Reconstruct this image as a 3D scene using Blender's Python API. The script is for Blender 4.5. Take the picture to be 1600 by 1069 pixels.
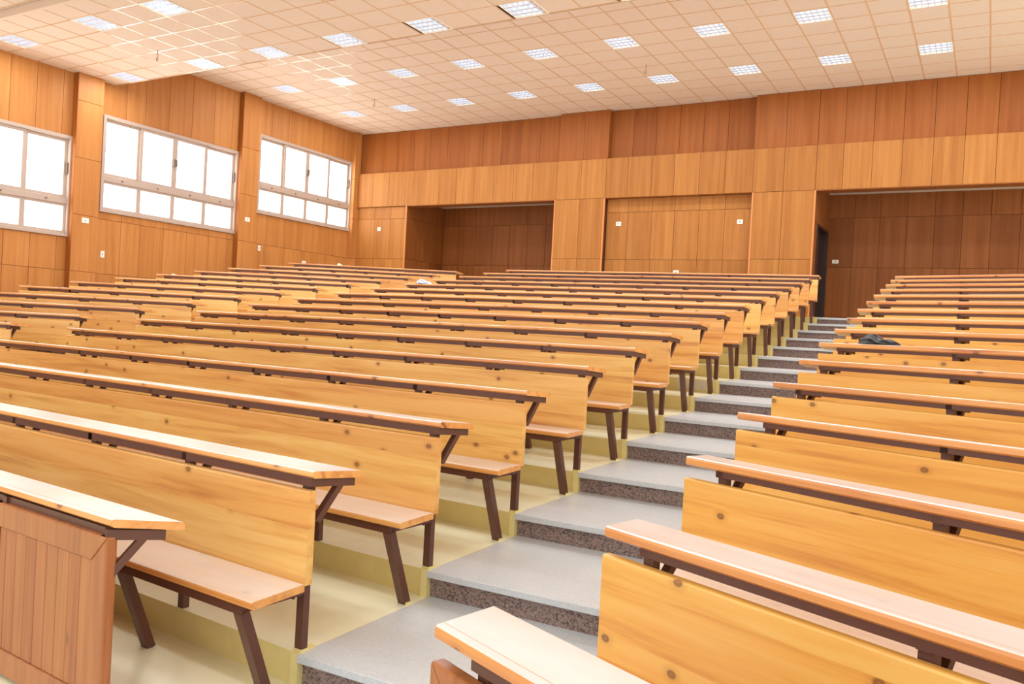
import bpy, bmesh, math, random
from mathutils import Vector, Matrix
random.seed(7)
for o in list(bpy.data.objects): bpy.data.objects.remove(o, do_unlink=True)
SC = bpy.context.scene
COL = SC.collection

# ---------------------------------------------------------------- units
# plan units are twice the ceiling tile (1 unit = 1.2 m); Z0 lifts the hall floor to z = 0
S, Z0 = 1.2, 1.468
def P(x, y, z): return Vector((x * S, y * S, (z + Z0) * S))

# ---------------------------------------------------------------- camera
fw = Vector((-0.49982235, 0.8660775, -0.00934742))
rt = Vector((0.86458944, 0.49954843, 0.05418922))
up = Vector((-0.05160156, -0.0190033, 0.99848693))
cd = bpy.data.cameras.new('camera'); cam = bpy.data.objects.new('camera', cd); COL.objects.link(cam)
cd.sensor_width = 36; cd.lens = 1292.3 / 1600 * 36; cd.clip_start = 0.05; cd.clip_end = 200
M = Matrix((rt, up, -fw)).transposed().to_4x4(); M.translation = P(0, 0, 0)
cam.matrix_world = M; SC.camera = cam

# ---------------------------------------------------------------- world, lights, exposure
W = bpy.data.worlds.new('world'); SC.world = W; W.use_nodes = True
bg = W.node_tree.nodes['Background']; bg.inputs[0].default_value = (1.0, 0.975, 0.94, 1); bg.inputs[1].default_value = 1.3
SC.view_settings.view_transform = 'Standard'; SC.view_settings.look = 'None'
SC.view_settings.exposure = 0.35; SC.view_settings.gamma = 1; SC.view_settings.use_curve_mapping = False
PANE_LIGHT = 4.3
LAMP_POWER = 24
SIDE_POWER = 220
TUBE_LIGHT = 2.0

# added fill lights out of view on the right, standing in for windows
for yy in (4.0, 8.2, 12.4):
    l = bpy.data.lights.new('right_fill_light', 'AREA'); l.shape = 'RECTANGLE'; l.size = 3.2 * S; l.size_y = 1.8 * S; l.energy = SIDE_POWER / 3; l.color = (1, 0.97, 0.92)
    o = bpy.data.objects.new('right_fill_light', l); COL.objects.link(o); o.location = P(6.1, yy, 1.9)
    o.rotation_euler = (math.radians(-90), 0, math.radians(-90)); o.rotation_euler = Vector((-1, 0, 0.0)).to_track_quat('-Z', 'Z').to_euler()
# ---------------------------------------------------------------- materials
def lin(c): return tuple((v / 255 / 12.92 if v / 255 <= 0.04045 else ((v / 255 + 0.055) / 1.055) ** 2.4) for v in c)
class NT:
    def __init__(s, name):
        s.m = bpy.data.materials.new(name); s.m.use_nodes = True; s.t = s.m.node_tree; s.n = s.t.nodes; s.l = s.t.links
        s.b = s.n['Principled BSDF']
    def a(s, typ, **kw):
        n = s.n.new(typ)
        for k, v in kw.items():
            if k.startswith('i_'): n.inputs[int(k[2:])].default_value = v
            else: setattr(n, k, v)
        return n
    def L(s, a, b): s.l.new(a, b)
    def coords(s, scale, kind='Object', rnd=True):
        tc = s.a('ShaderNodeTexCoord'); mp = s.a('ShaderNodeMapping'); mp.inputs['Scale'].default_value = scale
        src = tc.outputs[kind]
        if rnd:
            oi = s.a('ShaderNodeObjectInfo'); mul = s.a('ShaderNodeVectorMath', operation='MULTIPLY_ADD')
            comb = s.a('ShaderNodeCombineXYZ')
            for i in range(3): s.L(oi.outputs['Random'], comb.inputs[i])
            s.L(comb.outputs[0], mul.inputs[0]); mul.inputs[1].default_value = (37, 53, 71); s.L(src, mul.inputs[2]); src = mul.outputs[0]
        s.L(src, mp.inputs[0]); return mp.outputs[0]
    def ramp(s, fac, stops):
        r = s.a('ShaderNodeValToRGB'); e = r.color_ramp.elements
        while len(e) < len(stops): e.new(0.5)
        for k, (p, c) in enumerate(stops): e[k].position = p; e[k].color = tuple(c) + (1,) if len(c) == 3 else c
        s.L(fac, r.inputs[0]); return r.outputs[0]
    def mix(s, fac, a, b, mode='MIX'):
        n = s.a('ShaderNodeMix', data_type='RGBA', blend_type=mode)
        for sock, v in ((n.inputs[0], fac), (n.inputs[6], a), (n.inputs[7], b)):
            if hasattr(v, 'links'): s.L(v, sock)
            elif isinstance(v, (int, float)): sock.default_value = v
            else: sock.default_value = tuple(v) + (1,) if len(v) == 3 else v
        return n.outputs[2]
    def noise(s, vec, scale, detail=3, rough=0.5, dist=0.0):
        n = s.a('ShaderNodeTexNoise'); n.inputs['Scale'].default_value = scale; n.inputs['Detail'].default_value = detail
        n.inputs['Roughness'].default_value = rough; n.inputs['Distortion'].default_value = dist; s.L(vec, n.inputs[0]); return n.outputs[0]
    def math(s, op, a, b=None):
        n = s.a('ShaderNodeMath', operation=op)
        for k, v in enumerate((a, b)):
            if v is None: continue
            if hasattr(v, 'links'): s.L(v, n.inputs[k])
            else: n.inputs[k].default_value = v
        return n.outputs[0]
    def bump(s, h, strength, dist=0.01):
        n = s.a('ShaderNodeBump'); n.inputs['Strength'].default_value = strength; n.inputs['Distance'].default_value = dist
        s.L(h, n.inputs['Height']); s.L(n.outputs[0], s.b.inputs['Normal'])
    def fin(s, color=None, rough=0.5, spec=0.5, metal=0, coat=0, coatr=0.2):
        if color is not None:
            if hasattr(color, 'links'): s.L(color, s.b.inputs['Base Color'])
            else: s.b.inputs['Base Color'].default_value = tuple(color) + (1,)
        s.b.inputs['Roughness'].default_value = rough; s.b.inputs['Specular IOR Level'].default_value = spec
        s.b.inputs['Metallic'].default_value = metal; s.b.inputs['Coat Weight'].default_value = coat; s.b.inputs['Coat Roughness'].default_value = coatr
        return s.m

def pine(name, c_light, c_mid, c_dark, dust=0.0, c_dust_glare=(0.82, 0.8, 0.79), rough=0.35, knots=True, var=0.5, coat=0.3, axis='x'):
    s = NT(name)
    k = {'x': (1, 1, 1), 'z': (1, 1, 1)}[axis]
    v = s.coords((0.8, 14, 14) if axis == 'x' else (14, 14, 0.8))
    g = s.noise(v, 1.0, 5, 0.6, 0.6)
    v2 = s.coords((0.5, 4, 4) if axis == 'x' else (4, 4, 0.5))
    g2 = s.noise(v2, 1.0, 2, 0.5, 1.0)
    col = s.ramp(g, [(0.3, c_dark), (0.48, c_mid), (0.62, c_light)])
    col = s.mix(s.math('MULTIPLY', g2, 0.55), col, c_mid)
    oi = s.a('ShaderNodeObjectInfo')
    tone = s.ramp(oi.outputs['Random'], [(0.0, (0.82, 0.64, 0.52)), (0.35, (0.97, 0.85, 0.78)), (0.7, (1, 1, 1)), (1.0, (1.0, 1.03, 0.92))])
    col = s.mix(var, col, tone, 'MULTIPLY')
    if knots:
        kv0 = s.coords((1, 1, 1)); sx = s.a('ShaderNodeSeparateXYZ'); s.L(kv0, sx.inputs[0]); cx = s.a('ShaderNodeCombineXYZ')
        s.L(s.math('MULTIPLY', sx.outputs[0], 3.0 if axis == 'x' else 6.0), cx.inputs[0])
        s.L(s.math('MULTIPLY', s.math('ADD', sx.outputs[1], sx.outputs[2]), 4.2 if axis == 'x' else 3.0), cx.inputs[1])
        vo = s.a('ShaderNodeTexVoronoi', voronoi_dimensions='2D'); vo.inputs['Scale'].default_value = 1.0; s.L(cx.outputs[0], vo.inputs[0])
        sep = s.a('ShaderNodeSeparateColor'); s.L(vo.outputs['Color'], sep.inputs[0])
        has = s.math('GREATER_THAN', sep.outputs[0], 0.6)
        halo = s.math('MULTIPLY', s.ramp(vo.outputs['Distance'], [(0.05, (1, 1, 1)), (0.16, (0, 0, 0))]), s.math('MULTIPLY', has, 0.45))
        core = s.math('MULTIPLY', s.ramp(vo.outputs['Distance'], [(0.02, (0.75, 0.75, 0.75)), (0.045, (1, 1, 1)), (0.075, (0, 0, 0))]), s.math('MULTIPLY', has, 0.85))
        col = s.mix(halo, col, tuple(c * 0.8 for c in c_dark))
        col = s.mix(core, col, (0.2, 0.075, 0.025))
    if dust > 0:  # upward faces whitened: dust together with glare painted into the colour
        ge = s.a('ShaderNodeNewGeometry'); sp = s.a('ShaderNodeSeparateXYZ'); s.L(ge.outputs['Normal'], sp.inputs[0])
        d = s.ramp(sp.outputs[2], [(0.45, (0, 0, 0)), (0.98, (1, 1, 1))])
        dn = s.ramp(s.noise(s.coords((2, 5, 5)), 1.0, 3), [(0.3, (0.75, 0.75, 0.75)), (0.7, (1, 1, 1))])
        col = s.mix(s.math('MULTIPLY', s.math('MULTIPLY', d, dn), dust), col, c_dust_glare)
    s.bump(g, 0.08, 0.004)
    return s.fin(col, rough, 0.5, 0, coat, 0.25)

M_back = pine('varnished_pine', lin((240, 196, 120)), lin((232, 178, 100)), lin((200, 134, 74)), rough=0.4, var=0.85)
M_backr = pine('honey_pine', lin((246, 196, 108)), lin((241, 180, 88)), lin((214, 142, 66)), rough=0.4, var=0.25)
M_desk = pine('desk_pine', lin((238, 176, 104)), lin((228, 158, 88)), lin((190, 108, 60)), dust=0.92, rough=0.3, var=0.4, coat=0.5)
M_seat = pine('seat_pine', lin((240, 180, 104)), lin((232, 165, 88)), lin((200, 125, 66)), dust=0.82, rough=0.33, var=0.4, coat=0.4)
M_under = pine('raw_pine', lin((222, 196, 150)), lin((212, 182, 134)), lin((190, 155, 108)), knots=False, rough=0.7, coat=0)
M_slat = pine('stained_board', lin((180, 114, 62)), lin((166, 100, 52)), lin((138, 78, 40)), rough=0.4, var=0.5, axis='z')

def veneer(name, a, b, var=1.0, lo=0.78):
    s = NT(name)
    g = s.noise(s.coords((9, 9, 0.35)), 1.0, 4, 0.6, 0.3)
    f = s.noise(s.coords((60, 60, 3)), 1.0, 3, 0.6)
    col = s.mix(s.ramp(g, [(0.3, (0, 0, 0)), (0.7, (1, 1, 1))]), a, b)
    col = s.mix(0.18, col, s.ramp(f, [(0.3, (0.75, 0.7, 0.65)), (0.65, (1, 1, 1))]), 'MULTIPLY')
    oi = s.a('ShaderNodeObjectInfo')
    tone = s.ramp(oi.outputs['Random'], [(0, (lo, lo * 0.94, lo * 0.86)), (0.3, (0.92, 0.9, 0.86)), (0.65, (1, 1, 1)), (1, (1.0, 1.02, 1.0))])
    col = s.mix(var, col, tone, 'MULTIPLY')
    return s.fin(col, 0.5, 0.22)
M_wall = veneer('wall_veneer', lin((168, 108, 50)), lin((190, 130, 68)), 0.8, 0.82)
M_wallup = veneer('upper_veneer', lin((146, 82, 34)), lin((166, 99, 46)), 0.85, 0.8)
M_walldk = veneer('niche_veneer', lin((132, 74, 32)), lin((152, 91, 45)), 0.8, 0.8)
M_walll = veneer('left_veneer', lin((184, 120, 62)), lin((204, 140, 78)), 0.7, 0.84)
M_edge = NT('lipping').fin(lin((226, 140, 78)), 0.4)
M_core = NT('panel_backing').fin(lin((96, 52, 26)), 0.8)

def simple(name, rgb, rough=0.5, nz=0.0, nscale=8, **kw):
    s = NT(name)
    c = lin(rgb)
    if nz:
        n = s.noise(s.coords((1, 1, 1), rnd=False), nscale, 4, 0.6)
        col = s.mix(s.ramp(n, [(0.3, (0, 0, 0)), (0.7, (1, 1, 1))]), tuple(v * (1 - nz) for v in c), tuple(min(1, v * (1 + nz * 0.5)) for v in c))
    else: col = c
    return s.fin(col, rough, **kw)
M_yel = simple('yellow_floor_paint', (250, 248, 214), 0.28, 0.06, 3, spec=0.5, coat=0.25, coatr=0.2)
M_yel2 = simple('yellow_riser_paint', (238, 222, 150), 0.45, 0.08, 4)
M_white_paint = simple('white_filler', (225, 222, 205), 0.7, 0.08, 20)
M_steel = simple('brown_steel_paint', (98, 60, 46), 0.42, 0.1, 10)
M_alu = simple('beige_aluminium', (184, 164, 150), 0.4)
M_dark = simple('dark_gasket', (112, 96, 84), 0.5)
M_tile = simple('ceiling_tile', (226, 208, 192), 0.85, 0.03, 30, spec=0.2)
M_tbar = simple('ceiling_grid', (222, 186, 148), 0.14, spec=1.0)
M_slab = simple('ceiling_void', (190, 160, 130), 0.8)
M_nceil = simple('niche_ceiling_board', (205, 195, 188), 0.8)
M_plastic = simple('white_plastic', (245, 240, 228), 0.4)
M_socket = simple('grey_socket', (120, 118, 115), 0.5)
M_door = simple('dark_door_paint', (88, 44, 28), 0.4)
M_frame = simple('dark_door_frame', (50, 28, 20), 0.45)
M_copper = simple('copper_wire', (140, 80, 50), 0.5)
M_paper = simple('cream_paper', (250, 240, 205), 0.8)
s = NT('louvre_silver'); M_louv = s.fin(lin((222, 230, 246)), 0.3, 0.5, 0.15)
s = NT('lamp_tube'); s.b.inputs['Emission Color'].default_value = (0.8, 0.88, 1, 1); s.b.inputs['Emission Strength'].default_value = TUBE_LIGHT; M_tube = s.fin((0.9, 0.9, 0.9), 0.4)
s = NT('backlit_frosted_glass'); s.b.inputs['Emission Color'].default_value = (1, 0.985, 0.93, 1); s.b.inputs['Emission Strength'].default_value = PANE_LIGHT; M_pane = s.fin((0.9, 0.9, 0.88), 0.3)
def granite(name, stops, rough, scale=90):
    s = NT(name); v = s.coords((1, 1, 1), rnd=False)
    vo = s.a('ShaderNodeTexVoronoi'); vo.inputs['Scale'].default_value = scale; s.L(v, vo.inputs[0])
    sep = s.a('ShaderNodeSeparateColor'); s.L(vo.outputs['Color'], sep.inputs[0])
    n = s.noise(v, 2.5, 4)
    f = s.math('ADD', s.math('MULTIPLY', sep.outputs[0], 0.75), s.math('MULTIPLY', n, 0.25))
    return s.fin(s.ramp(f, stops), rough)
M_gr = granite('red_granite', [(0.15, lin((82, 72, 72))), (0.45, lin((142, 118, 108))), (0.7, lin((168, 140, 126))), (0.9, lin((118, 112, 114)))], 0.4, 110)
M_tr = granite('grey_stone_tread', [(0.2, lin((194, 198, 200))), (0.5, lin((206, 210, 212))), (0.85, lin((214, 217, 218)))], 0.3, 220)
s = NT('black_cloth'); n = s.noise(s.coords((1, 1, 1)), 14, 4); M_black = s.fin(s.ramp(n, [(0.35, lin((5, 6, 7))), (0.62, lin((14, 17, 19))), (0.78, lin((60, 66, 70)))]), 0.4)  # grey end of the ramp paints the bag's highlights into its black
s = NT('pale_cloth'); n = s.noise(s.coords((1, 1, 1)), 16, 3); M_cloth = s.fin(s.ramp(n, [(0.4, lin((240, 240, 238))), (0.52, lin((120, 150, 190))), (0.62, lin((225, 230, 235)))]), 0.8)

# ---------------------------------------------------------------- mesh helpers
class MB:
    """collects geometry in plan units, links it as one mesh object"""
    def __init__(s): s.v = []; s.f = []; s.mi = []
    def box(s, x0, x1, y0, y1, z0, z1, mi=0):
        b = len(s.v)
        s.v += [(x, y, z) for z in (z0, z1) for y in (y0, y1) for x in (x0, x1)]
        s.f += [tuple(b + i for i in q) for q in ((0, 2, 3, 1), (4, 5, 7, 6), (0, 1, 5, 4), (2, 6, 7, 3), (0, 4, 6, 2), (1, 3, 7, 5))]
        s.mi += [mi] * 6; return s
    def bar(s, a, b, wx, wt, mi=0):
        """square bar from a to b in the y-z plane direction, wx wide in x, wt thick"""
        a = Vector(a); b = Vector(b); d = (b - a).normalized(); n = d.cross(Vector((1, 0, 0))).normalized() * wt / 2; h = Vector((wx / 2, 0, 0))
        k = len(s.v)
        for p in (a, b):
            for q in (-h - n, h - n, h + n, -h + n): s.v.append(tuple(p + q))
        s.f += [tuple(k + i for i in q) for q in ((0, 1, 2, 3), (7, 6, 5, 4), (0, 4, 5, 1), (1, 5, 6, 2), (2, 6, 7, 3), (3, 7, 4, 0))]
        s.mi += [mi] * 6; return s
    def extrude_x(s, prof, x0, x1, mis=None, skew=None):
        """profile of (y, z) pairs, clockwise seen from +x, run from x0 to x1"""
        n = len(prof); k = len(s.v)
        sk = skew or (lambda y: (0, 0))
        s.v += [(x0 + sk(y)[0], y, z) for y, z in prof] + [(x1 + sk(y)[1], y, z) for y, z in prof]
        for i in range(n):
            j = (i + 1) % n; s.f.append((k + i, k + j, k + n + j, k + n + i)); s.mi.append(mis[i] if mis else 0)
        s.f.append(tuple(k + i for i in reversed(range(n)))); s.f.append(tuple(k + n + i for i in range(n))); s.mi += [0, 0]; return s
    def prism(s, poly, z0, z1, mtop=0, mside=0):
        n = len(poly); k = len(s.v)
        s.v += [(x, y, z0) for x, y in poly] + [(x, y, z1) for x, y in poly]
        for i in range(n):
            j = (i + 1) % n; s.f.append((k + i, k + j, k + n + j, k + n + i)); s.mi.append(mside)
        s.f.append(tuple(k + i for i in reversed(range(n)))); s.f.append(tuple(k + n + i for i in range(n))); s.mi += [mside, mtop]; return s
    def tube(s, pts, r, n=6, mi=0):
        k = len(s.v); pts = [Vector(p) for p in pts]
        for i, p in enumerate(pts):
            d = (pts[min(i + 1, len(pts) - 1)] - pts[max(i - 1, 0)]).normalized()
            a = d.cross(Vector((0.3, 0.9, 0.2))).normalized(); b = d.cross(a)
            for j in range(n):
                t = 2 * math.pi * j / n; s.v.append(tuple(p + a * r * math.cos(t) + b * r * math.sin(t)))
        for i in range(len(pts) - 1):
            for j in range(n):
                s.f.append((k + i * n + j, k + i * n + (j + 1) % n, k + (i + 1) * n + (j + 1) % n, k + (i + 1) * n + j)); s.mi.append(mi)
        s.f.append(tuple(k + j for j in reversed(range(n)))); s.f.append(tuple(k + (len(pts) - 1) * n + j for j in range(n))); s.mi += [mi] * 2
        return s
    def mesh(s, name, mats, world=False):
        me = bpy.data.meshes.new(name)
        vs = [tuple(P(*v)) for v in s.v] if world else [(x * S, y * S, z * S) for x, y, z in s.v]
        me.from_pydata(vs, [], s.f)
        for m in (mats if isinstance(mats, (list, tuple)) else [mats]): me.materials.append(m)
        if any(s.mi): me.polygons.foreach_set('material_index', s.mi)
        bm = bmesh.new(); bm.from_mesh(me); bmesh.ops.recalc_face_normals(bm, faces=bm.faces); bm.to_mesh(me); bm.free()
        me.update(); return me
def link(name, me, parent=None):
    o = bpy.data.objects.new(name, me); COL.objects.link(o)
    if parent is not None: o.parent = parent
    return o
def bevel(o, w, seg=2):
    m = o.modifiers.new('bevel', 'BEVEL'); m.width = w; m.segments = seg; m.limit_method = 'ANGLE'; m.angle_limit = math.radians(40); return o
def smooth(me):
    me.polygons.foreach_set('use_smooth', [True] * len(me.polygons)); return me
def tag(o, label=None, cat=None, group=None, kind=None):
    if label: o['label'] = label
    if cat: o['category'] = cat
    if group: o['group'] = group
    if kind: o['kind'] = kind
    return o
def empty(name, loc=(0, 0, 0), rz=0.0):
    o = bpy.data.objects.new(name, None); COL.objects.link(o); o.location = loc; o.rotation_euler = (0, 0, rz); o.empty_display_size = 0.2; return o
def root_world(name, label=None, cat=None, kind='structure'):
    o = empty(name); return tag(o, label, cat, None, kind)
ORD = ['first', 'second', 'third', 'fourth', 'fifth', 'sixth', 'seventh', 'eighth', 'ninth', 'tenth', 'eleventh', 'twelfth', 'thirteenth', 'fourteenth', 'fifteenth', 'sixteenth']

# ---------------------------------------------------------------- seating plan
H, H2 = 0.13542, 0.00008
def rise(i): return H * (i - 1) + H2 * (i - 1) ** 2
def desk_top(i): return -0.7436 + rise(i)
def tier_top(k): return -1.33195 + rise(k) if k > 0 else -1.33195 - H
DEPTH = 0.265
TILT = 0.022   # the writing boards slope down towards the sitter
# measured depth of the desk board and the slant of its aisle end
def dep_sk(block, i):
    if block == 'middle': return (0.225, 0.1) if i == 1 else (DEPTH, 0.015)
    return (DEPTH, 0.13) if block == 'left' else (DEPTH, 0.1)
def shear(m, tilt=None):
    t = TILT if tilt is None else tilt
    m.v = [(x, y, z + t * (1 - y / DEPTH)) for x, y, z in m.v]; return m
THK = {'middle': 0.029, 'left': 0.029, 'right': 0.037}
def rowframe(block, i):
    """front-left corner, direction angle and length of desk i of a block (plan units)"""
    j = i - 1
    if block == 'middle':
        if i == 1:
            a = math.radians(-4.1); fr = Vector((-2.503 + DEPTH * math.sin(a), 2.016 - DEPTH * math.cos(a))); ln = 6.3
            return fr - Vector((math.cos(a), math.sin(a))) * ln, a, ln
        fl = Vector((-8.7576 + 0.00701 * j, 2.05769 + 0.83428 * j)); br = Vector((-2.23165 - 0.02669 * j, 1.81447 + 0.9 * j))
    elif block == 'left':
        fl = Vector((-13.27848 - 0.01456 * j, 0.75886 + 0.83732 * j)); br = Vector((-10.20871 + 0.00124 * j, 2.45792 + 0.85841 * j))
    else:
        if i == 1: return Vector((-1.175, 1.725)), math.radians(-22.4), 4.6
        return Vector((-1.02838 - 0.02554 * j, 1.60751 + 0.8893 * j)), math.radians(-22.3 + 0.35 * (i - 2)), 4.6
    d = br - fl; L = d.length; ln = math.sqrt(L * L - DEPTH * DEPTH)
    a = math.atan2(d.y, d.x) - math.atan2(DEPTH, ln)
    return fl, a, ln

# ---------------------------------------------------------------- stepped floor
floor = root_world('floor')
XL, XR, YB = -14.19, 6.2, 17.9
def rowpt(block, k, t, dy=0.03):
    fl, a, ln = rowframe(block, k + 1)
    c, s_ = math.cos(a), math.sin(a)
    return Vector((fl.x + c * t * ln - s_ * dy, fl.y + s_ * t * ln + c * dy))
def nx(k): return -2.34304 - 0.02016 * (k - 1)
def tier_lines(k):
    l0, l1 = rowpt('left', k, 0), rowpt('left', k, 1)
    t = (XL - l0.x) / (l1.x - l0.x); lw = l0 + (l1 - l0) * t
    m0, m1 = rowpt('middle', k, 0), rowpt('middle', k, 1)
    n0 = Vector((nx(k), 2.48256 + 0.9 * (k - 1))) if k > 0 else Vector((nx(k), 1.6))
    r0, r1 = rowpt('right', k, 0), rowpt('right', k, 1)
    t = (XR - r0.x) / (r1.x - r0.x); rw = r0 + (r1 - r0) * t
    return lw, l1, m0, n0, r0, rw
base = MB().box(XL - 0.3, XR + 0.3, -4.0, YB, -1.75, tier_top(0))
tag(link('hall_floor', base.mesh('hall_floor', [M_yel], True), floor))
NK = 15
RX = lambda k: rowpt('right', k, 0).x - 0.02
for k in range(1, NK + 1):
    lw, l1, m0, n0, r0, rw = tier_lines(k)
    zb, zt = tier_top(k - 1) - 0.02, tier_top(k)
    if k < NK: lwN, l1N, m0N, n0N, r0N, rwN = tier_lines(k + 1); ex = 0.25
    def dep(p, q): return q + Vector((0, 0.25)) if k < NK else Vector((q.x, YB))
    if k == NK: lwN, l1N, m0N, n0N, r0N, rwN = lw, l1, m0, n0, r0, rw
    blocks = (((lw, l1), (l1N, lwN)), ((m0, n0), (n0N, m0N)), ((r0, rw), (rwN, r0N)))
    for (a, b), (c, d) in blocks:
        c2, d2 = dep(b, c), dep(a, d)
        if k == NK: c2 = Vector((b.x, YB)); d2 = Vector((a.x, YB))
        pl = [tuple(a), tuple(b), tuple(c2), tuple(d2)]
        link('seating_tier', MB().prism(pl, zb, zt, 0, 1).mesh('seating_tier', [M_yel, M_yel2], True), floor)
    # the two stair aisles: a granite riser under a stone tread whose nose overhangs
    for (a, b, c, d) in ((n0, r0, r0N, n0N), (l1, m0, m0N, l1N)):
        if k == NK: c = Vector((b.x, YB)); d = Vector((a.x, YB))
        dz = Vector((0, 0.25 if k < NK else 0))
        nose = Vector((0, -0.015))
        rs = [tuple(a + Vector((0, 0.02))), tuple(b + Vector((0, 0.02))), tuple(b + Vector((0, 0.2))), tuple(a + Vector((0, 0.2)))]
        link('step_riser', MB().prism(rs, zb, zt - 0.034).mesh('step_riser', [M_gr], True), floor)
        td = [tuple(a + nose), tuple(b + nose), tuple(c + dz), tuple(d + dz)]
        bevel(link('step_tread', MB().prism(td, zt - 0.034, zt + 0.001).mesh('step_tread', [M_tr], True), floor), 0.004, 1)
    # yellow painted curb beside the riser
    link('painted_curb', MB().box(n0.x - 0.035, n0.x + 0.004, n0.y - 0.012, n0.y + 0.1, zb, zt + 0.003).mesh('painted_curb', [M_yel2], True), floor)
n0 = tier_lines(0)
link('aisle_paving', MB().prism([(-2.36, -3.9), (-1.1, -3.9), (-1.1, 2.6), (-2.36, 2.6)], tier_top(0) - 0.02, tier_top(0) + 0.004).mesh('aisle_paving', [M_tr], True), floor)
_, _, q0, q1, _, _ = tier_lines(8)
p0, p1 = q0.lerp(q1, 0.925) - Vector((0, 0.004)), q0.lerp(q1, 0.978) - Vector((0, 0.004))
m = MB().prism([tuple(p0), tuple(p1), tuple(p1 + Vector((0, 0.01))), tuple(p0 + Vector((0, 0.01)))], tier_top(7) + 0.02, tier_top(8) - 0.012)
link('filler_patch', m.mesh('filler_patch', [M_white_paint], True), floor)

# ---------------------------------------------------------------- desk benches
def rprof(y0, y1, z0, z1, r=0.012, groove=0.034):
    """board section with rounded front edge, a groove near it, and eased back edge"""
    pts = [(y0 + r, z0), (y0, z0 + r * 0.6), (y0, z1 - r), (y0 + r * 0.3, z1 - r * 0.3), (y0 + r, z1)]
    if groove: pts += [(y0 + groove, z1), (y0 + groove + 0.0012, z1 - 0.003), (y0 + groove + 0.0024, z1)]
    pts += [(y1 - r * 0.6, z1), (y1, z1 - r * 0.6), (y1, z0)]
    return pts
def desk_mesh(ln, dz, block, i):
    dp, sk_ = dep_sk(block, i); y0 = DEPTH - dp
    pr = rprof(y0, DEPTH, dz - THK[block], dz)
    sk = {'right': lambda y: (-sk_ * y / dp, 0), 'left': lambda y: (sk_ * y / dp, -sk_ * (1 - y / dp)), 'middle': lambda y: (0, -sk_ * (1 - y / dp))}[block]
    mis = [0] * len(pr); mis[-1] = 1
    return shear(MB().extrude_x(pr, 0, ln, mis, sk), 0.033 if block == 'middle' and i == 1 else None).mesh('desk_top', [M_desk, M_under])
def bracket_mesh(dz, y0, ya=0.014):
    m = shear(MB().box(-0.016, 0.016, y0 + ya, 0.24, dz - 0.064, dz - 0.0285)); m.bar((0, max(0.055, y0 + ya), dz - 0.185), (0, 0.168, dz - 0.05), 0.03, 0.026)
    return m.mesh('desk_bracket', [M_steel])
DT = 0.86
me_leg = MB().bar((0, -0.255, 0.372), (0, -0.115, -0.001), 0.045, 0.04).mesh('leg', [M_steel])
me_post = MB().box(-0.02, 0.02, 0.034, 0.066, H - 0.002, DT - 0.036).mesh('post', [M_steel])
BRK = {}
def bracket(dz, y0):
    k = (round(dz, 4), round(y0, 4))
    if k not in BRK: BRK[k] = bracket_mesh(dz, y0)
    return BRK[k]
me_foot = MB().box(-0.023, 0.023, 0.031, 0.07, H - 0.001, H + 0.014).mesh('foot', [M_yel2])
me_foot2 = MB().box(-0.025, 0.025, -0.137, -0.094, -0.001, 0.012).mesh('foot', [M_yel2])
def frames(block, ln):
    a, b = {'middle': (0.12, 0.085), 'left': (0.16, 0.18), 'right': (0.165, 0.12)}[block]
    n = round((ln - a - b) / (0.775 if block == 'middle' else {'left': 0.74, 'right': 0.8}[block])); return [a + (ln - a - b) * i / n for i in range(n + 1)]
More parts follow.
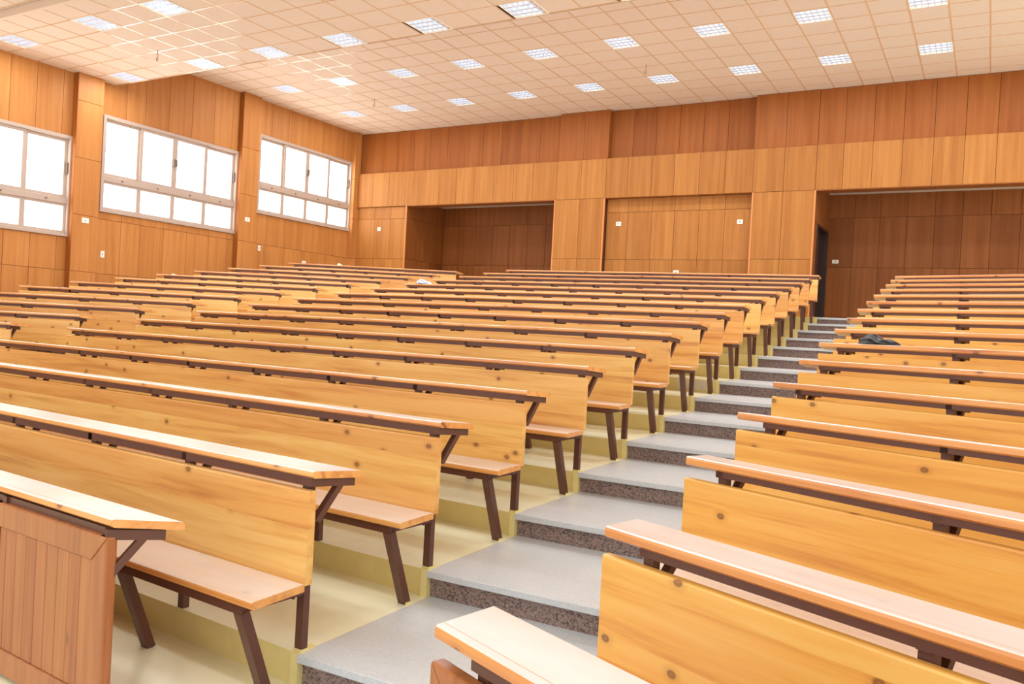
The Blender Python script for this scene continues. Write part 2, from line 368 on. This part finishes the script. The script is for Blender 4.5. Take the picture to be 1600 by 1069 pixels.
def bench(block, k, label):
    fl, a, ln = rowframe(block, k + 1)
    rnd = random.Random(k * 31 + len(block)); DB = DT - (TILT if block == 'right' else TILT / 2 if k > 2 else 0); rb = -0.002 if block == 'right' else 0
    r = empty('desk_bench', P(fl.x, fl.y, tier_top(k - 1)), a)
    tag(r, label, 'bench', {'middle': 'desk benches of the middle block', 'left': 'desk benches of the block by the windows', 'right': 'desk benches of the block right of the stairs'}[block])
    mb = M_backr if block == 'right' else M_back
    # backrest of three glued planks
    zs = [0.425, 0.425 + 0.1 + rnd.uniform(-0.02, 0.03), 0.425 + 0.25 + rnd.uniform(-0.03, 0.03), DB - (0.068 if block == 'right' else 0.058)]
    xe = {'middle': ln - 0.022, 'left': ln - 0.13, 'right': ln}[block]; xs = 0.0
    for q in range(3):
        ya = -0.005 + rnd.uniform(0, 0.0008); m = MB()
        if q < 2: m.box(xs, xe, ya, 0.032, zs[q], zs[q + 1])
        else: m.extrude_x([(ya, zs[2]), (ya, zs[3] - 0.008), (ya + 0.003, zs[3] - 0.002), (ya + 0.01, zs[3]), (0.026, zs[3]), (0.032, zs[3] - 0.006), (0.032, zs[2])], xs, xe)
        link('backrest_plank', m.mesh('backrest_plank', [mb]), r)
    link('desk_top', desk_mesh(ln, DB, block, k + 1), r)
    link('seat', MB().extrude_x(rprof(-0.29, -0.008, 0.404, 0.435, 0.01, 0), 0, {'middle': ln - 0.02, 'left': ln - 0.13, 'right': ln}[block], None, lambda y: (0, 0.03 * y / -0.28)).mesh('seat', [M_seat]), r)
    dp, sk_ = dep_sk(block, k + 1); y0 = DEPTH - dp; e = sk_ + 0.012; x_0 = {'right': 0.145, 'left': 0.14, 'middle': 0.07}[block]
    m = MB().box(x_0, ln - e, y0 + 0.014, y0 + 0.02, DB - 0.064 - rb, DB - 0.0285).box(x_0, ln - e, y0 + 0.02, y0 + 0.05, DB - 0.0335, DB - 0.0285)
    link('desk_rail', shear(m).mesh('desk_rail', [M_steel]), r)
    fx = frames(block, ln)
    m = MB().box(fx[0] - 0.02, fx[-1] + 0.02, -0.272, -0.262, 0.366, 0.403).box(fx[0] - 0.02, fx[-1] + 0.02, -0.02, -0.012, 0.366, 0.403)
    for x in fx: m.box(x - 0.018, x + 0.018, -0.262, 0.05, 0.372, 0.4035)
    link('seat_frame', m.mesh('seat_frame', [M_steel]), r)
    for x in fx:
        for nm, me in (('leg', me_leg), ('post', me_post), ('desk_bracket', bracket(DB, y0))):
            o = link(nm, me, r); o.location = (x * S, 0, 0)
            if nm == 'desk_bracket' and block == 'middle' and x == fx[-1]:
                t = math.atan2(sk_, dp); o.rotation_euler = (0, 0, -t); o.location = ((ln - sk_ - 0.03) * S, 0, 0)
        if x in (fx[-1], fx[0]):
            for me in (me_foot, me_foot2):
                o = link('foot', me, r); o.location = (x * S, 0, 0)
    return r
def front_desk(block, label):
    fl, a, ln = rowframe(block, 1)
    d = desk_top(1) - tier_top(0) - (TILT if block == 'right' else 0)
    r = empty('front_desk', P(fl.x, fl.y, tier_top(0)), a); tag(r, label, 'desk')
    link('desk_top', desk_mesh(ln, d, block, 1), r)
    dp, sk_ = dep_sk(block, 1); y0 = DEPTH - dp; e = sk_ + 0.012; x_0 = {'right': 0.145, 'left': 0.14, 'middle': 0.07}[block]
    m = MB().box(x_0, ln - e, y0 + 0.014, y0 + 0.02, d - 0.064, d - 0.0285).box(x_0, ln - e, y0 + 0.02, y0 + 0.05, d - 0.0335, d - 0.0285)
    link('desk_rail', shear(m).mesh('desk_rail', [M_steel]), r)
    ff = frames(block, ln)
    for x in ff:
        o = link('desk_bracket', bracket(d, 0.03), r); o.location = (x * S, 0, 0)
        if block == 'middle' and x == ff[-1]:
            t = math.atan2(sk_, dp); o.rotation_euler = (0, 0, -t); o.location = ((ln - sk_ - 0.03) * S, 0, 0)
        link('post', MB().box(x - 0.02 - (0.03 if block == 'middle' else 0), x + 0.02 - (0.03 if block == 'middle' else 0), 0.036, 0.066, 0, d - 0.036).mesh('post', [M_steel]), r)
    # panelled front: mitred border boards around upright boards
    top = d - (0.036 if block == 'middle' else 0.066); y0 = y0 - 0.003; y1 = y0 + 0.036; b = 0.095
    x0, x1 = (0.0, ln - 0.085) if block == 'middle' else (0.0, ln)
    def mitre(p, nm='border_board'):
        o = link(nm, None_mesh(p, y0 - 0.006, y1), r); bevel(o, 0.008, 2)
    def None_mesh(p, ya, yb):
        m = MB(); n = len(p); m.v = [(x, ya, z) for x, z in p] + [(x, yb, z) for x, z in p]
        m.f = [tuple(range(n)), tuple(n + i for i in reversed(range(n)))] + [(i, (i + 1) % n, n + (i + 1) % n, n + i) for i in range(n)]; m.mi = [0] * (n + 2)
        return m.mesh('border_board', [M_slat])
    zb = 0.02
    mitre([(x0, top), (x1, top), (x1 - b, top - b), (x0 + b, top - b)]); mitre([(x0, zb), (x1, zb), (x1 - b, zb + b), (x0 + b, zb + b)])
    mitre([(x0, zb), (x0 + b, zb + b), (x0 + b, top - b), (x0, top)]); mitre([(x1, zb), (x1, top), (x1 - b, top - b), (x1 - b, zb + b)])
    n = int((x1 - x0 - 2 * b) / 0.078); w = (x1 - x0 - 2 * b) / n
    for i in range(n):
        bevel(link('upright_board', MB().box(x0 + b + i * w + 0.0008, x0 + b + (i + 1) * w - 0.0008, y0 + 0.002, y1 - 0.004, zb + b, top - b).mesh('upright_board', [M_slat]), r), 0.0035, 1)
    return r
front_desk('middle', 'reddish panelled front desk of upright boards, nearest row left of the stairs')
front_desk('right', 'panelled front desk with wide pale top at the bottom right of the stairs')
for k in range(1, NK + 1):
    t = ORD[k - 1]
    last = 'rearmost' if k == NK else t
    bench('middle', k, f'{last} long pine desk bench{" from the front" if k < NK else " by the back wall"} in the middle block')
    bench('right', k, f'{last} honey pine desk bench{" from the front" if k < NK else " by the back wall"} right of the stairs')
for k in range(4, NK + 1):
    t = ORD[NK - k]
    bench('left', k, f'{"rearmost" if k == NK else t + " from the back"} short pine bench in the block under the windows')

# ---------------------------------------------------------------- walls
G = 0.0028  # half joint
def panel_y(par, x0, x1, z0, z1, y, mat, th=0.02, name='wall_panel'):
    """veneer panel facing -Y, front face at y"""
    if x1 - x0 < 0.03 or z1 - z0 < 0.03: return
    o = link(name, MB().box(x0 + G, x1 - G, y, y + th, z0 + G, z1 - G).mesh(name, [mat], True), par); bevel(o, 0.002, 1); return o
def panel_x(par, y0, y1, z0, z1, x, mat, th=0.02, sgn=1, name='wall_panel'):
    """veneer panel facing +X (sgn 1), front face at x"""
    if y1 - y0 < 0.03 or z1 - z0 < 0.03: return
    xa, xb = (x - th, x) if sgn > 0 else (x, x + th)
    o = link(name, MB().box(xa, xb, y0 + G, y1 - G, z0 + G, z1 - G).mesh(name, [mat], True), par); bevel(o, 0.003, 1); return o
def splits(a, b, w):
    n = max(1, round((b - a) / w)); return [a + (b - a) * i / n for i in range(n + 1)]
def cells(seq, levels):
    for i in range(len(seq) - 1):
        for j in range(len(levels) - 1): yield seq[i], seq[i + 1], levels[j], levels[j + 1]
ZC, ZT, Z1 = 4.872, tier_top(NK), 4.18
YW = 16.12
back = root_world('wall_back')
ZB0, ZB1 = 2.99, 3.835       # belt
# upper wall, set back above the belt, with two shallow pilasters
YU = YW + 0.15
ups = [XL, -13.95, -13.45, -12.95, -12.45, -11.95, -11.45, -10.95, -10.45, -9.95, -9.44, -8.94, -8.38]
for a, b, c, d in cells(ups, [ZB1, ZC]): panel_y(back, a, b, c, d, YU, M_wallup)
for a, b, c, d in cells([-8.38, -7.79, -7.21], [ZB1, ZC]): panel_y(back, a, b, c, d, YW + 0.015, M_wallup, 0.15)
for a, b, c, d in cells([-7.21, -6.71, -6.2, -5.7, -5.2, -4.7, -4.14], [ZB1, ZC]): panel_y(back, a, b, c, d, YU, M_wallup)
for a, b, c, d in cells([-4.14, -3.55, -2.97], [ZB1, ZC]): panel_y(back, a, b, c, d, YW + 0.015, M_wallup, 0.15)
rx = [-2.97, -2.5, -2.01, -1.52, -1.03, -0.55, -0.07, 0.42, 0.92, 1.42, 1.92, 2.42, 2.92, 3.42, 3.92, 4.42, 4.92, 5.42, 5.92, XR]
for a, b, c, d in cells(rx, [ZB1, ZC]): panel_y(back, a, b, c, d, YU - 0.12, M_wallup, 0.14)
# belt course
bx = [-14.16, -13.55, -13.04, -12.55, -12.05, -11.53, -11.05, -10.55, -10.02, -9.5, -9.0, -8.4, -7.81, -7.22, -6.73, -6.21, -5.72, -5.2, -4.68, -4.13, -3.55] + rx[:]
for a, b, c, d in cells(bx, [ZB0, ZB1]): panel_y(back, a, b, c, d, YW, M_wall, 0.17)
m = MB().box(XL, XR, YW + 0.172, YW + 0.33, ZB0 + 0.002, ZC - 0.002).box(XL, XR, YW + 0.22, YW + 0.33, ZC - 0.002, ZC + 0.2)               # solid wall behind the facing above
link('wall_core', m.mesh('wall_core', [M_core], True), back)
link('belt_soffit', MB().box(-12.47, -8.42, YW + 0.003, YW + 0.33, ZB0 - 0.012, ZB0 + 0.002).box(-2.95, XR, YW + 0.003, YW + 0.33, ZB0 - 0.012, ZB0 + 0.002).mesh('belt_soffit', [M_walldk], True), back)
# lower piers
LV = [ZT, 0.7, 1.7, 2.7, ZB0]
for a, b, c, d in cells([-14.12, -13.49, -12.98, -12.47], [ZT, 0.7, 1.7, 2.69, ZB0]): panel_y(back, a, b, c, d, YW + 0.05, M_wall)
for a, b, c, d in cells([-8.42, -7.81, -7.22], [ZT, 0.7, 1.7, ZB0]): panel_y(back, a, b, c, d, YW + 0.004, M_wall)
for a, b, c, d in cells([-4.13, -3.55, -2.955], [ZT, 0.7, 1.7, ZB0]): panel_y(back, a, b, c, d, YW + 0.004, M_wall)
for a, b, c, d in cells([-7.22, -6.74, -6.2, -5.72, -5.2, -4.68, -4.13], LV): panel_y(back, a, b, c, d, YW + 0.15, M_wall)
for a, b in ((XL, -12.47), (-8.42, -7.22), (-4.13, -2.97)):
    link('wall_core', MB().box(a + 0.02, b - 0.02, YW + 0.07, YW + 0.4, ZT, ZB0).mesh('wall_core', [M_core], True), back)
link('wall_core', MB().box(-7.3, -4.05, YW + 0.171, YW + 0.4, ZT, ZB0).mesh('wall_core', [M_core], True), back)
for x in (-12.48, -8.41, -7.235, -4.115, -2.962):   # lighter lipping on the pier corners
    link('corner_lipping', MB().box(x - 0.014, x + 0.014, YW - 0.002, YW + 0.03, ZT, ZB0).mesh('corner_lipping', [M_edge], True), back)
# deep niches
YN = 17.72
def niche(x0, x1, seq, left_solid=True):
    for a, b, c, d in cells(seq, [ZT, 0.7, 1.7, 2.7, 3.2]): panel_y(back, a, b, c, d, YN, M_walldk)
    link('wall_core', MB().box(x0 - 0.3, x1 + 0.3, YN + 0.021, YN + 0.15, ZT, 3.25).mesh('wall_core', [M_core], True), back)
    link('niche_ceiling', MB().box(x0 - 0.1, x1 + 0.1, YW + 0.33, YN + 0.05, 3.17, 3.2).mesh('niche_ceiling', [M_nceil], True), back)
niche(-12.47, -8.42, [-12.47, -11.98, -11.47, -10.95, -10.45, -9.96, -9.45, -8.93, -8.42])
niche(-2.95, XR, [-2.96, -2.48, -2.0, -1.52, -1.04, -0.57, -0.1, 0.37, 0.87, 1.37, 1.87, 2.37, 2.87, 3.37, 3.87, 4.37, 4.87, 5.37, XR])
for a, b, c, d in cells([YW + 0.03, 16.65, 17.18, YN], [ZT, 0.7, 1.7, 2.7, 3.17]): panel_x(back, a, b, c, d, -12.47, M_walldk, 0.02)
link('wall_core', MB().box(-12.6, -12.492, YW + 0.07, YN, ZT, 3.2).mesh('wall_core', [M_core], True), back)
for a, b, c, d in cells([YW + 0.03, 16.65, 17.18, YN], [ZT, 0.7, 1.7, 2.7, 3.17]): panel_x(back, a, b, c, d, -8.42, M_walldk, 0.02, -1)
# left reveal of the right niche, with the door opening
YD0, YD1, ZD = 16.43, 17.62, 2.41
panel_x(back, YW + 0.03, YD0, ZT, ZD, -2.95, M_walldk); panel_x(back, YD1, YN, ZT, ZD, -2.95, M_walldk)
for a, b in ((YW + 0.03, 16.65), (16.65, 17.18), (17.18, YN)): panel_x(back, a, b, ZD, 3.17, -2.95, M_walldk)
link('wall_core', MB().box(-3.2, -2.972, YW + 0.07, YD0, ZT, 3.2).box(-3.2, -2.972, YD1, YN, ZT, 3.2).box(-3.2, -2.972, YW + 0.07, YN, ZD, 3.2).mesh('wall_core', [M_core], True), back)
door = root_world('door_1')
m = MB().box(-3.14, -2.93, YD0, YD0 + 0.05, ZT, ZD).box(-3.14, -2.93, YD1 - 0.05, YD1, ZT, ZD).box(-3.14, -2.93, YD0 + 0.05, YD1 - 0.05, ZD - 0.05, ZD)
bevel(link('door_frame', m.mesh('door_frame', [M_frame], True), door), 0.004, 1)
bevel(link('door_leaf', MB().box(-3.13, -3.09, YD0 + 0.05, YD1 - 0.05, ZT + 0.01, ZD - 0.05).mesh('door_leaf', [M_door], True), door), 0.004, 1)
link('door_handle', MB().box(-3.09, -3.05, YD0 + 0.12, YD0 + 0.22, ZT + 0.83, ZT + 0.85).mesh('door_handle', [M_louv], True), door)

# left wall with three window bays between pilasters
wl = root_world('wall_left')
ZL = -1.2
PX = XL + 0.14
def bay(y0, y1, wz0, wz1, ztop, lv_low, seq):
    for a, b in zip(seq[:-1], seq[1:]):
        panel_x(wl, a, b, wz1, ztop, XL, M_walll)
        for c, d in zip(lv_low[:-1], lv_low[1:]): panel_x(wl, a, b, c, d, XL, M_walll)
    link('wall_core', MB().box(XL - 0.25, XL - 0.022, y0, y1, ZL, wz0).box(XL - 0.25, XL - 0.022, y0, y1, wz1, ztop).mesh('wall_core', [M_core], True), wl)
bay(5.05, 8.72, 1.29, 3.06, 4.3, [ZL, -0.3, 0.7, 1.29], [5.05, 5.6, 6.1, 6.6, 7.1, 7.6, 8.04, 8.5, 8.72])
bay(9.2, 12.42, 1.83, 3.6, 4.9, [ZL, -0.3, 0.7, 1.7, 1.83], [9.2, 9.72, 10.12, 10.64, 11.18, 11.72, 12.2, 12.42])
bay(12.9, 16.02, 2.37, 4.12, 4.9, [ZL, -0.3, 0.7, 1.7, 2.37], [12.9, 13.3, 13.82, 14.4, 14.95, 15.5, 16.02])
for (a, b), zt in (((8.68, 9.17), 4.2), ((12.37, 12.86), 4.9), ((15.98, 16.2), 4.9), ((4.6, 5.05), 4.3)):
    for c, d in ((ZL, 0.7), (0.7, 1.7), (1.7, 2.7), (2.7, 3.7), (3.7, zt)): panel_x(wl, a, b, c, d, PX, M_walll, 0.16)
    link('wall_core', MB().box(XL - 0.25, PX - 0.165, a, b, ZL, zt).mesh('wall_core', [M_core], True), wl)
    if b < 16:
        link('pilaster_return', MB().box(XL - 0.02, PX - 0.004, a - 0.004, a + 0.012, ZL, zt).mesh('pilaster_return', [M_wallup], True), wl)
# strip of wall left of the window bays, towards the stage (outside the view)
link('wall_core', MB().box(XL - 0.25, XL, -4, 4.6, ZL - 0.4, 4.3).mesh('wall_core', [M_walll], True), wl)

def window(n, y0, y1, z0, z1):
    w = root_world('window_%d' % n)
    X = XL + 0.012
    m = MB(); f = 0.055
    def fr(m, a, b, c, d, t, x0, x1):
        m.box(x0, x1, a, b, d - t, d).box(x0, x1, a, b, c, c + t).box(x0, x1, a, a + t, c + t, d - t).box(x0, x1, b - t, b, c + t, d - t); return m
    fr(m, y0, y1, z0, z1, f, XL - 0.1, X + 0.03)
    zm0, zm1 = z0 + 0.575, z0 + 0.67
    m.box(XL - 0.1, X + 0.01, y0 + f, y1 - f, zm0, zm1)
    bevel(link('window_frame', m.mesh('window_frame', [M_alu], True), w), 0.004, 1)
    L = y1 - y0 - 2 * f; q = L / 4
    for i in range(4):
        a, b = y0 + f + i * q, y0 + f + (i + 1) * q
        # lower fixed lights
        m = MB(); t = 0.045
        fr(m, a, b, z0 + f, zm0, t, XL - 0.07, XL - 0.01)
        o = link('fixed_light', m.mesh('fixed_light', [M_alu], True), w)
        link('pane', MB().box(XL - 0.05, XL - 0.042, a + t, b - t, z0 + f + t * 0.6, zm0 - t * 0.6).mesh('pane', [M_pane], True), o)
        link('knob', MB().tube([(X + 0.008, (a + b) / 2, zm0 + 0.045), (X + 0.03, (a + b) / 2, zm0 + 0.045)], 0.014, 8).mesh('knob', [M_dark], True), w)
        # upper sliding sashes; the middle two run on the inner track
        inner = i in (1, 2); xo = XL - 0.012 if inner else XL - 0.045
        m = MB(); t = 0.058
        fr(m, a - (0.012 if i == 1 else 0), b + (0.012 if i == 2 else 0), zm1, z1 - f, t, xo - 0.025, xo + 0.012)
        o = link('sash', m.mesh('sash', [M_alu], True), w)
        link('pane', MB().box(xo - 0.012, xo - 0.004, a + t * 0.8, b - t * 0.8, zm1 + t * 0.8, z1 - f - t * 0.8).mesh('pane', [M_pane], True), o)
    ym = (y0 + y1) / 2; zl = (zm1 + z1) / 2 - 0.02
    bevel(link('latch', MB().box(X + 0.0, X + 0.03, ym - 0.05, ym + 0.045, zl - 0.07, zl + 0.07).mesh('latch', [M_dark], True), w), 0.006, 1)
    link('pull_handle', MB().box(XL - 0.03, X - 0.0, y1 - f - 0.03, y1 - f - 0.005, zl - 0.1, zl + 0.1).mesh('pull_handle', [M_dark], True), w)
    link('pull_handle', MB().box(XL - 0.03, X - 0.0, y0 + f + 0.005, y0 + f + 0.03, zl - 0.1, zl + 0.1).mesh('pull_handle', [M_dark], True), w)
window(1, 5.57, 8.70, 1.29, 3.06)
window(2, 9.25, 12.38, 1.83, 3.6)
window(3, 12.94, 16.0, 2.37, 4.12)

# ---------------------------------------------------------------- ceiling
lights_up = [(-12.98 + 1.5 * j, y) for y in (14.57, 12.55) for j in range(13)]
lights_lo = [(x, y) for y in (9.2, 7.3) for x in (-13.45, -11.45, -9.93, -8.42, -6.9, -5.4, -3.9, -2.4, -0.9, 0.6)]
def ceiling(name, x0, x1, y0, y1, z, ox, oy, px, py, lights, keep):
    """tiles px by py whose grid passes light centres (ox, oy)"""
    c = root_world(name)
    bars = MB(); rest = MB(); t = 0.009
    i0 = math.floor((x0 - ox) / px) ; i1 = math.ceil((x1 - ox) / px); j0 = math.floor((y0 - oy) / py); j1 = math.ceil((y1 - oy) / py)
    tiles = []
    for i in range(i0, i1 + 1):
        for j in range(j0, j1 + 1):
            a, b = max(x0, ox + (i - 0.5) * px), min(x1, ox + (i + 0.5) * px); c0, d = max(y0, oy + (j - 0.5) * py), min(y1, oy + (j + 0.5) * py)
            if b - a < 0.04 or d - c0 < 0.04: continue
            if any(abs((a + b) / 2 - lx) < px * 0.4 and abs((c0 + d) / 2 - ly) < py * 0.4 for lx, ly in lights): continue
            tiles.append((a, b, c0, d))
    # nearest to the middle of the view first
    def seen(tl):
        p = Vector(((tl[0] + tl[1]) / 2, (tl[2] + tl[3]) / 2, z)); d = p.dot(fw)
        if d < 0.5: return 1e9
        u, v = p.dot(rt) / d, p.dot(up) / d
        return d + (100 if abs(u) > 0.66 or abs(v) > 0.45 else 0)
    tiles.sort(key=seen)
    for n, (a, b, c0, d) in enumerate(tiles):
        if n < keep:
            link('ceiling_tile', MB().box(a + t, b - t, c0 + t, d - t, z + 0.004, z + 0.02).mesh('ceiling_tile', [M_tile], True), c)
        else: rest.box(a + t, b - t, c0 + t, d - t, z + 0.004, z + 0.02)
    if rest.v: tag(link('outer_tiles', rest.mesh('outer_tiles', [M_tile], True), c), kind='stuff')
    for i in range(i0, i1 + 2):
        x = ox + (i - 0.5) * px
        if x0 < x < x1: bars.box(x - t, x + t, y0, y1, z, z + 0.006)
    for j in range(j0, j1 + 2):
        y = oy + (j - 0.5) * py
        if y0 < y < y1: bars.box(x0, x1, y - t, y + t, z - 0.0004, z + 0.006)
    bars.box(x0, x0 + 0.02, y0, y1, z - 0.001, z + 0.008)
    link('ceiling_grid', bars.mesh('ceiling_grid', [M_tbar], True), c)
    # the void board above rests on the grid, with square holes left for the lamps
    link('ceiling_void', MB().box(x0, x1, y0, y1, z + 0.12, z + 0.16).mesh('ceiling_void', [M_slab], True), c)
    return c
ce = ceiling('ceiling', XL, XR, 9.45, YU + 0.06, ZC, -12.98, 14.57, 0.5, 0.505, lights_up, 299)
cl = ceiling('ceiling.001', XL, XR, 6.65, 9.45, Z1, -11.45, 9.2, 0.5, 0.475, lights_lo, 299)
c3 = ceiling('ceiling.002', XL, XR, 2.2, 6.60, Z1 + 0.11, -11.45, 6.3, 0.5, 0.5, [], 40)
link('step_face', MB().box(XL, XR, 9.45, 9.47, Z1 - 0.002, ZC + 0.12).mesh('step_face', [M_slab], True), ce)
link('bulkhead_face', MB().box(XL, XR, 6.60, 6.65, Z1 - 0.004, Z1 + 0.2).mesh('bulkhead_face', [M_tile], True), cl)

# ceiling lamps
def lamp_meshes():
    h = 0.242
    fr = MB()
    fr.box(-h, h, -h, -h + 0.012, -0.006, 0.008).box(-h, h, h - 0.012, h, -0.006, 0.008).box(-h, -h + 0.012, -h + 0.012, h - 0.012, -0.006, 0.008).box(h - 0.012, h, -h + 0.012, h - 0.012, -0.006, 0.008)
    tray = MB().box(-h, h, -h, h, 0.075, 0.085).box(-h, h, -h, -h + 0.006, 0.0, 0.075).box(-h, h, h - 0.006, h, 0.0, 0.075).box(-h, -h + 0.006, -h, h, 0.0, 0.075).box(h - 0.006, h, -h, h, 0.0, 0.075)
    lou = MB()
    for i in range(1, 4):
        y = -h + 2 * h * i / 4; k = len(lou.v)
        lou.extrude_x([(y - 0.018, -0.003), (y, 0.045), (y + 0.018, -0.003)], -h + 0.008, h - 0.008)
    for i in range(1, 6):
        x = -h + 2 * h * i / 6
        for q in range(4):
            ya, yb = -h + 2 * h * q / 4 + 0.016, -h + 2 * h * (q + 1) / 4 - 0.016
            lou.box(x - 0.004, x + 0.004, ya, yb, 0.0, 0.035)
    tb = MB()
    for q in range(4):
        y = -h + 2 * h * (q + 0.5) / 4; tb.tube([(-h + 0.02, y, 0.055), (h - 0.02, y, 0.055)], 0.012, 8)
    return (fr.mesh('lamp_frame', [M_plastic]), tray.mesh('reflector', [M_plastic]), lou.mesh('louvre', [M_louv]), tb.mesh('tube', [M_tube]))
LM = lamp_meshes()
lamp_data = bpy.data.lights.new('lamp_light', 'AREA'); lamp_data.shape = 'SQUARE'; lamp_data.size = 0.5; lamp_data.energy = LAMP_POWER; lamp_data.color = (0.9, 0.95, 1.0)
def lamp(x, y, z, label, group):
    r = empty('ceiling_lamp', P(x, y, z)); tag(r, label, 'lamp', group)
    for nm, me in zip(('lamp_frame', 'reflector', 'louvre', 'tubes'), LM): link(nm, me, r)
    o = bpy.data.objects.new('lamp_light', lamp_data); COL.objects.link(o); o.parent = r; o.location = (0, 0, -0.012)
for n, (x, y) in enumerate(lights_up):
    j = n % 13; row = 'row nearest the back wall' if n < 13 else 'second row from the back wall'
    lamp(x, y, ZC, f'louvred ceiling lamp, {ORD[j]} from the window wall in the {row}', 'louvred lamps of the high ceiling')
for n, (x, y) in enumerate(lights_lo):
    j = n % 10; row = 'at the edge of the lower ceiling' if n < 10 else 'in the front row of the lower ceiling'
    lamp(x, y, Z1, f'louvred lamp {row}, {ORD[j]} from the window wall', 'louvred lamps of the lower ceiling')
# wire hooks
def hook(x, y, z, label):
    pts = [(0, 0, 0.03), (0.0, 0, -0.06), (0.012, 0, -0.075), (0.012, 0, -0.1), (-0.005, 0, -0.11)]
    pts += [(0.022 * math.cos(t) - 0.002, 0, -0.135 + 0.026 * math.sin(t)) for t in [math.pi * (0.6 + i * 0.22) for i in range(8)]]
    o = link('ceiling_hook', MB().tube(pts, 0.0055, 6).mesh('ceiling_hook', [M_copper])); o.location = P(x, y, z); tag(o, label, 'hook', 'wire hooks in the ceiling')
hook(-11.63, 8.45, Z1, 'bent copper wire hook hanging from the lower ceiling among the glare lines')
hook(-11.67, 13.77, ZC, 'curled wire hook hanging from the high ceiling near the far window')
hook(-5.49, 13.7, ZC, 'short reddish wire hook hanging from the ceiling right of centre')

# ---------------------------------------------------------------- outlets
def outlet(loc, wall, w, h, label):
    nrm = {'back': (0, -1), 'left': (1, 0)}[wall]
    o = empty('wall_outlet', P(*loc), 0 if wall == 'back' else math.pi / 2); tag(o, label, 'outlet', 'white outlet plates on the wood panelling')
    bevel(link('cover_plate', MB().box(-w / 2, w / 2, -0.012, 0.002, -h / 2, h / 2).mesh('cover_plate', [M_plastic]), o), 0.003, 1)
    link('socket', MB().box(-0.014, 0.01, -0.0135, -0.011, -0.012, 0.012).mesh('socket', [M_socket]), o)
outlet((-13.33, YW + 0.05, 2.44), 'back', 0.1, 0.09, 'square white outlet on the pier beside the far window')
outlet((-6.94, YW + 0.15, 2.46), 'back', 0.115, 0.085, 'white outlet at the left end of the shallow middle recess')
outlet((-4.37, YW + 0.15, 2.45), 'back', 0.115, 0.085, 'white outlet at the right end of the shallow middle recess')
outlet((-5.62, YW + 0.15, 1.44), 'back', 0.12, 0.085, 'white outlet just above the rearmost middle desk')
outlet((-2.79, YN, 1.82), 'back', 0.12, 0.075, 'white outlet in the dark niche right of the dark door')
outlet((PX, 8.92, 1.61), 'left', 0.13, 0.09, 'white outlet on the pilaster left of the middle window')
outlet((XL, 9.37, 1.06), 'left', 0.075, 0.12, 'upright white outlet below the middle window')
outlet((PX, 12.6, 2.17), 'left', 0.13, 0.09, 'white outlet on the pilaster between middle and far windows')
outlet((XL, 13.1, 1.61), 'left', 0.075, 0.12, 'upright white outlet below the left end of the far window')
outlet((XL, 14.5, 1.42), 'left', 0.12, 0.1, 'white outlet peeping over the rearmost desk below the far window')

# ---------------------------------------------------------------- left things on desks
def lump(name, mat, pos, dims, rz, seed, label, cat, segs=28):
    rnd = random.Random(seed); bm = bmesh.new(); bmesh.ops.create_icosphere(bm, subdivisions=4, radius=1)
    ph = [(rnd.uniform(2, 6), rnd.uniform(2, 6), rnd.uniform(2, 6), rnd.uniform(0, 6), rnd.uniform(0.05, 0.13)) for _ in range(9)]
    for v in bm.verts:
        d = sum(a[4] * abs(math.sin(a[0] * v.co.x + a[1] * v.co.y + a[2] * v.co.z + a[3])) for a in ph)
        saddle = 0.35 * math.exp(-((v.co.x - 0.15) / 0.2) ** 2)
        v.co *= 0.75 + d * 0.6
        v.co.z = max(0.0, v.co.z * (1 - saddle) * (1.0 if v.co.x < 0.15 else 0.72)) if v.co.z > 0 else 0.0
        v.co.x *= dims[0] * S / 2; v.co.y *= dims[1] * S / 2; v.co.z *= dims[2] * S
    me = bpy.data.meshes.new(name); bm.to_mesh(me); bm.free(); me.materials.append(mat); smooth(me)
    o = link(name, me); o.location = P(*pos); o.rotation_euler = (-math.atan(TILT / DEPTH), 0, rz); return tag(o, label, cat)
def on_desk(block, i, t, y):
    fl, a, ln = rowframe(block, i); c, s_ = math.cos(a), math.sin(a)
    return (fl.x + c * t - s_ * y, fl.y + s_ * t + c * y, desk_top(i) + 0.001 + TILT * ((0 if block == 'right' else 0.5) - y / DEPTH)), a
p, a = on_desk('right', 7, 0.42, 0.13)
b = lump('bag', M_black, p, (0.3, 0.2, 0.085), a, 3, 'crumpled black bag lying on a desk right of the stairs', 'bag')
st = MB().tube([(-0.1, -0.05, 0.05), (-0.03, -0.02, 0.088), (0.04, -0.05, 0.06), (0.09, -0.06, 0.03)], 0.006, 6)
link('strap', st.mesh('strap', [M_steel]), b)
p, a = on_desk('middle', 12, 0.36, 0.1)
lump('cloth', M_cloth, p, (0.27, 0.2, 0.085), a, 11, 'crumpled white and blue cloth on the left end of a middle desk', 'cloth')
p, a = on_desk('left', 16, 1.13, 0.08)
lump('crumpled_paper', M_paper, p, (0.1, 0.09, 0.05), a, 5, 'small crumpled cream paper on the rearmost desk below the far window', 'paper')
p, a = on_desk('left', 12, 0.3, 0.08)
lump('paper_scrap', M_paper, p, (0.1, 0.08, 0.02), a, 8, 'small white paper scrap on a desk end below the middle window', 'paper')
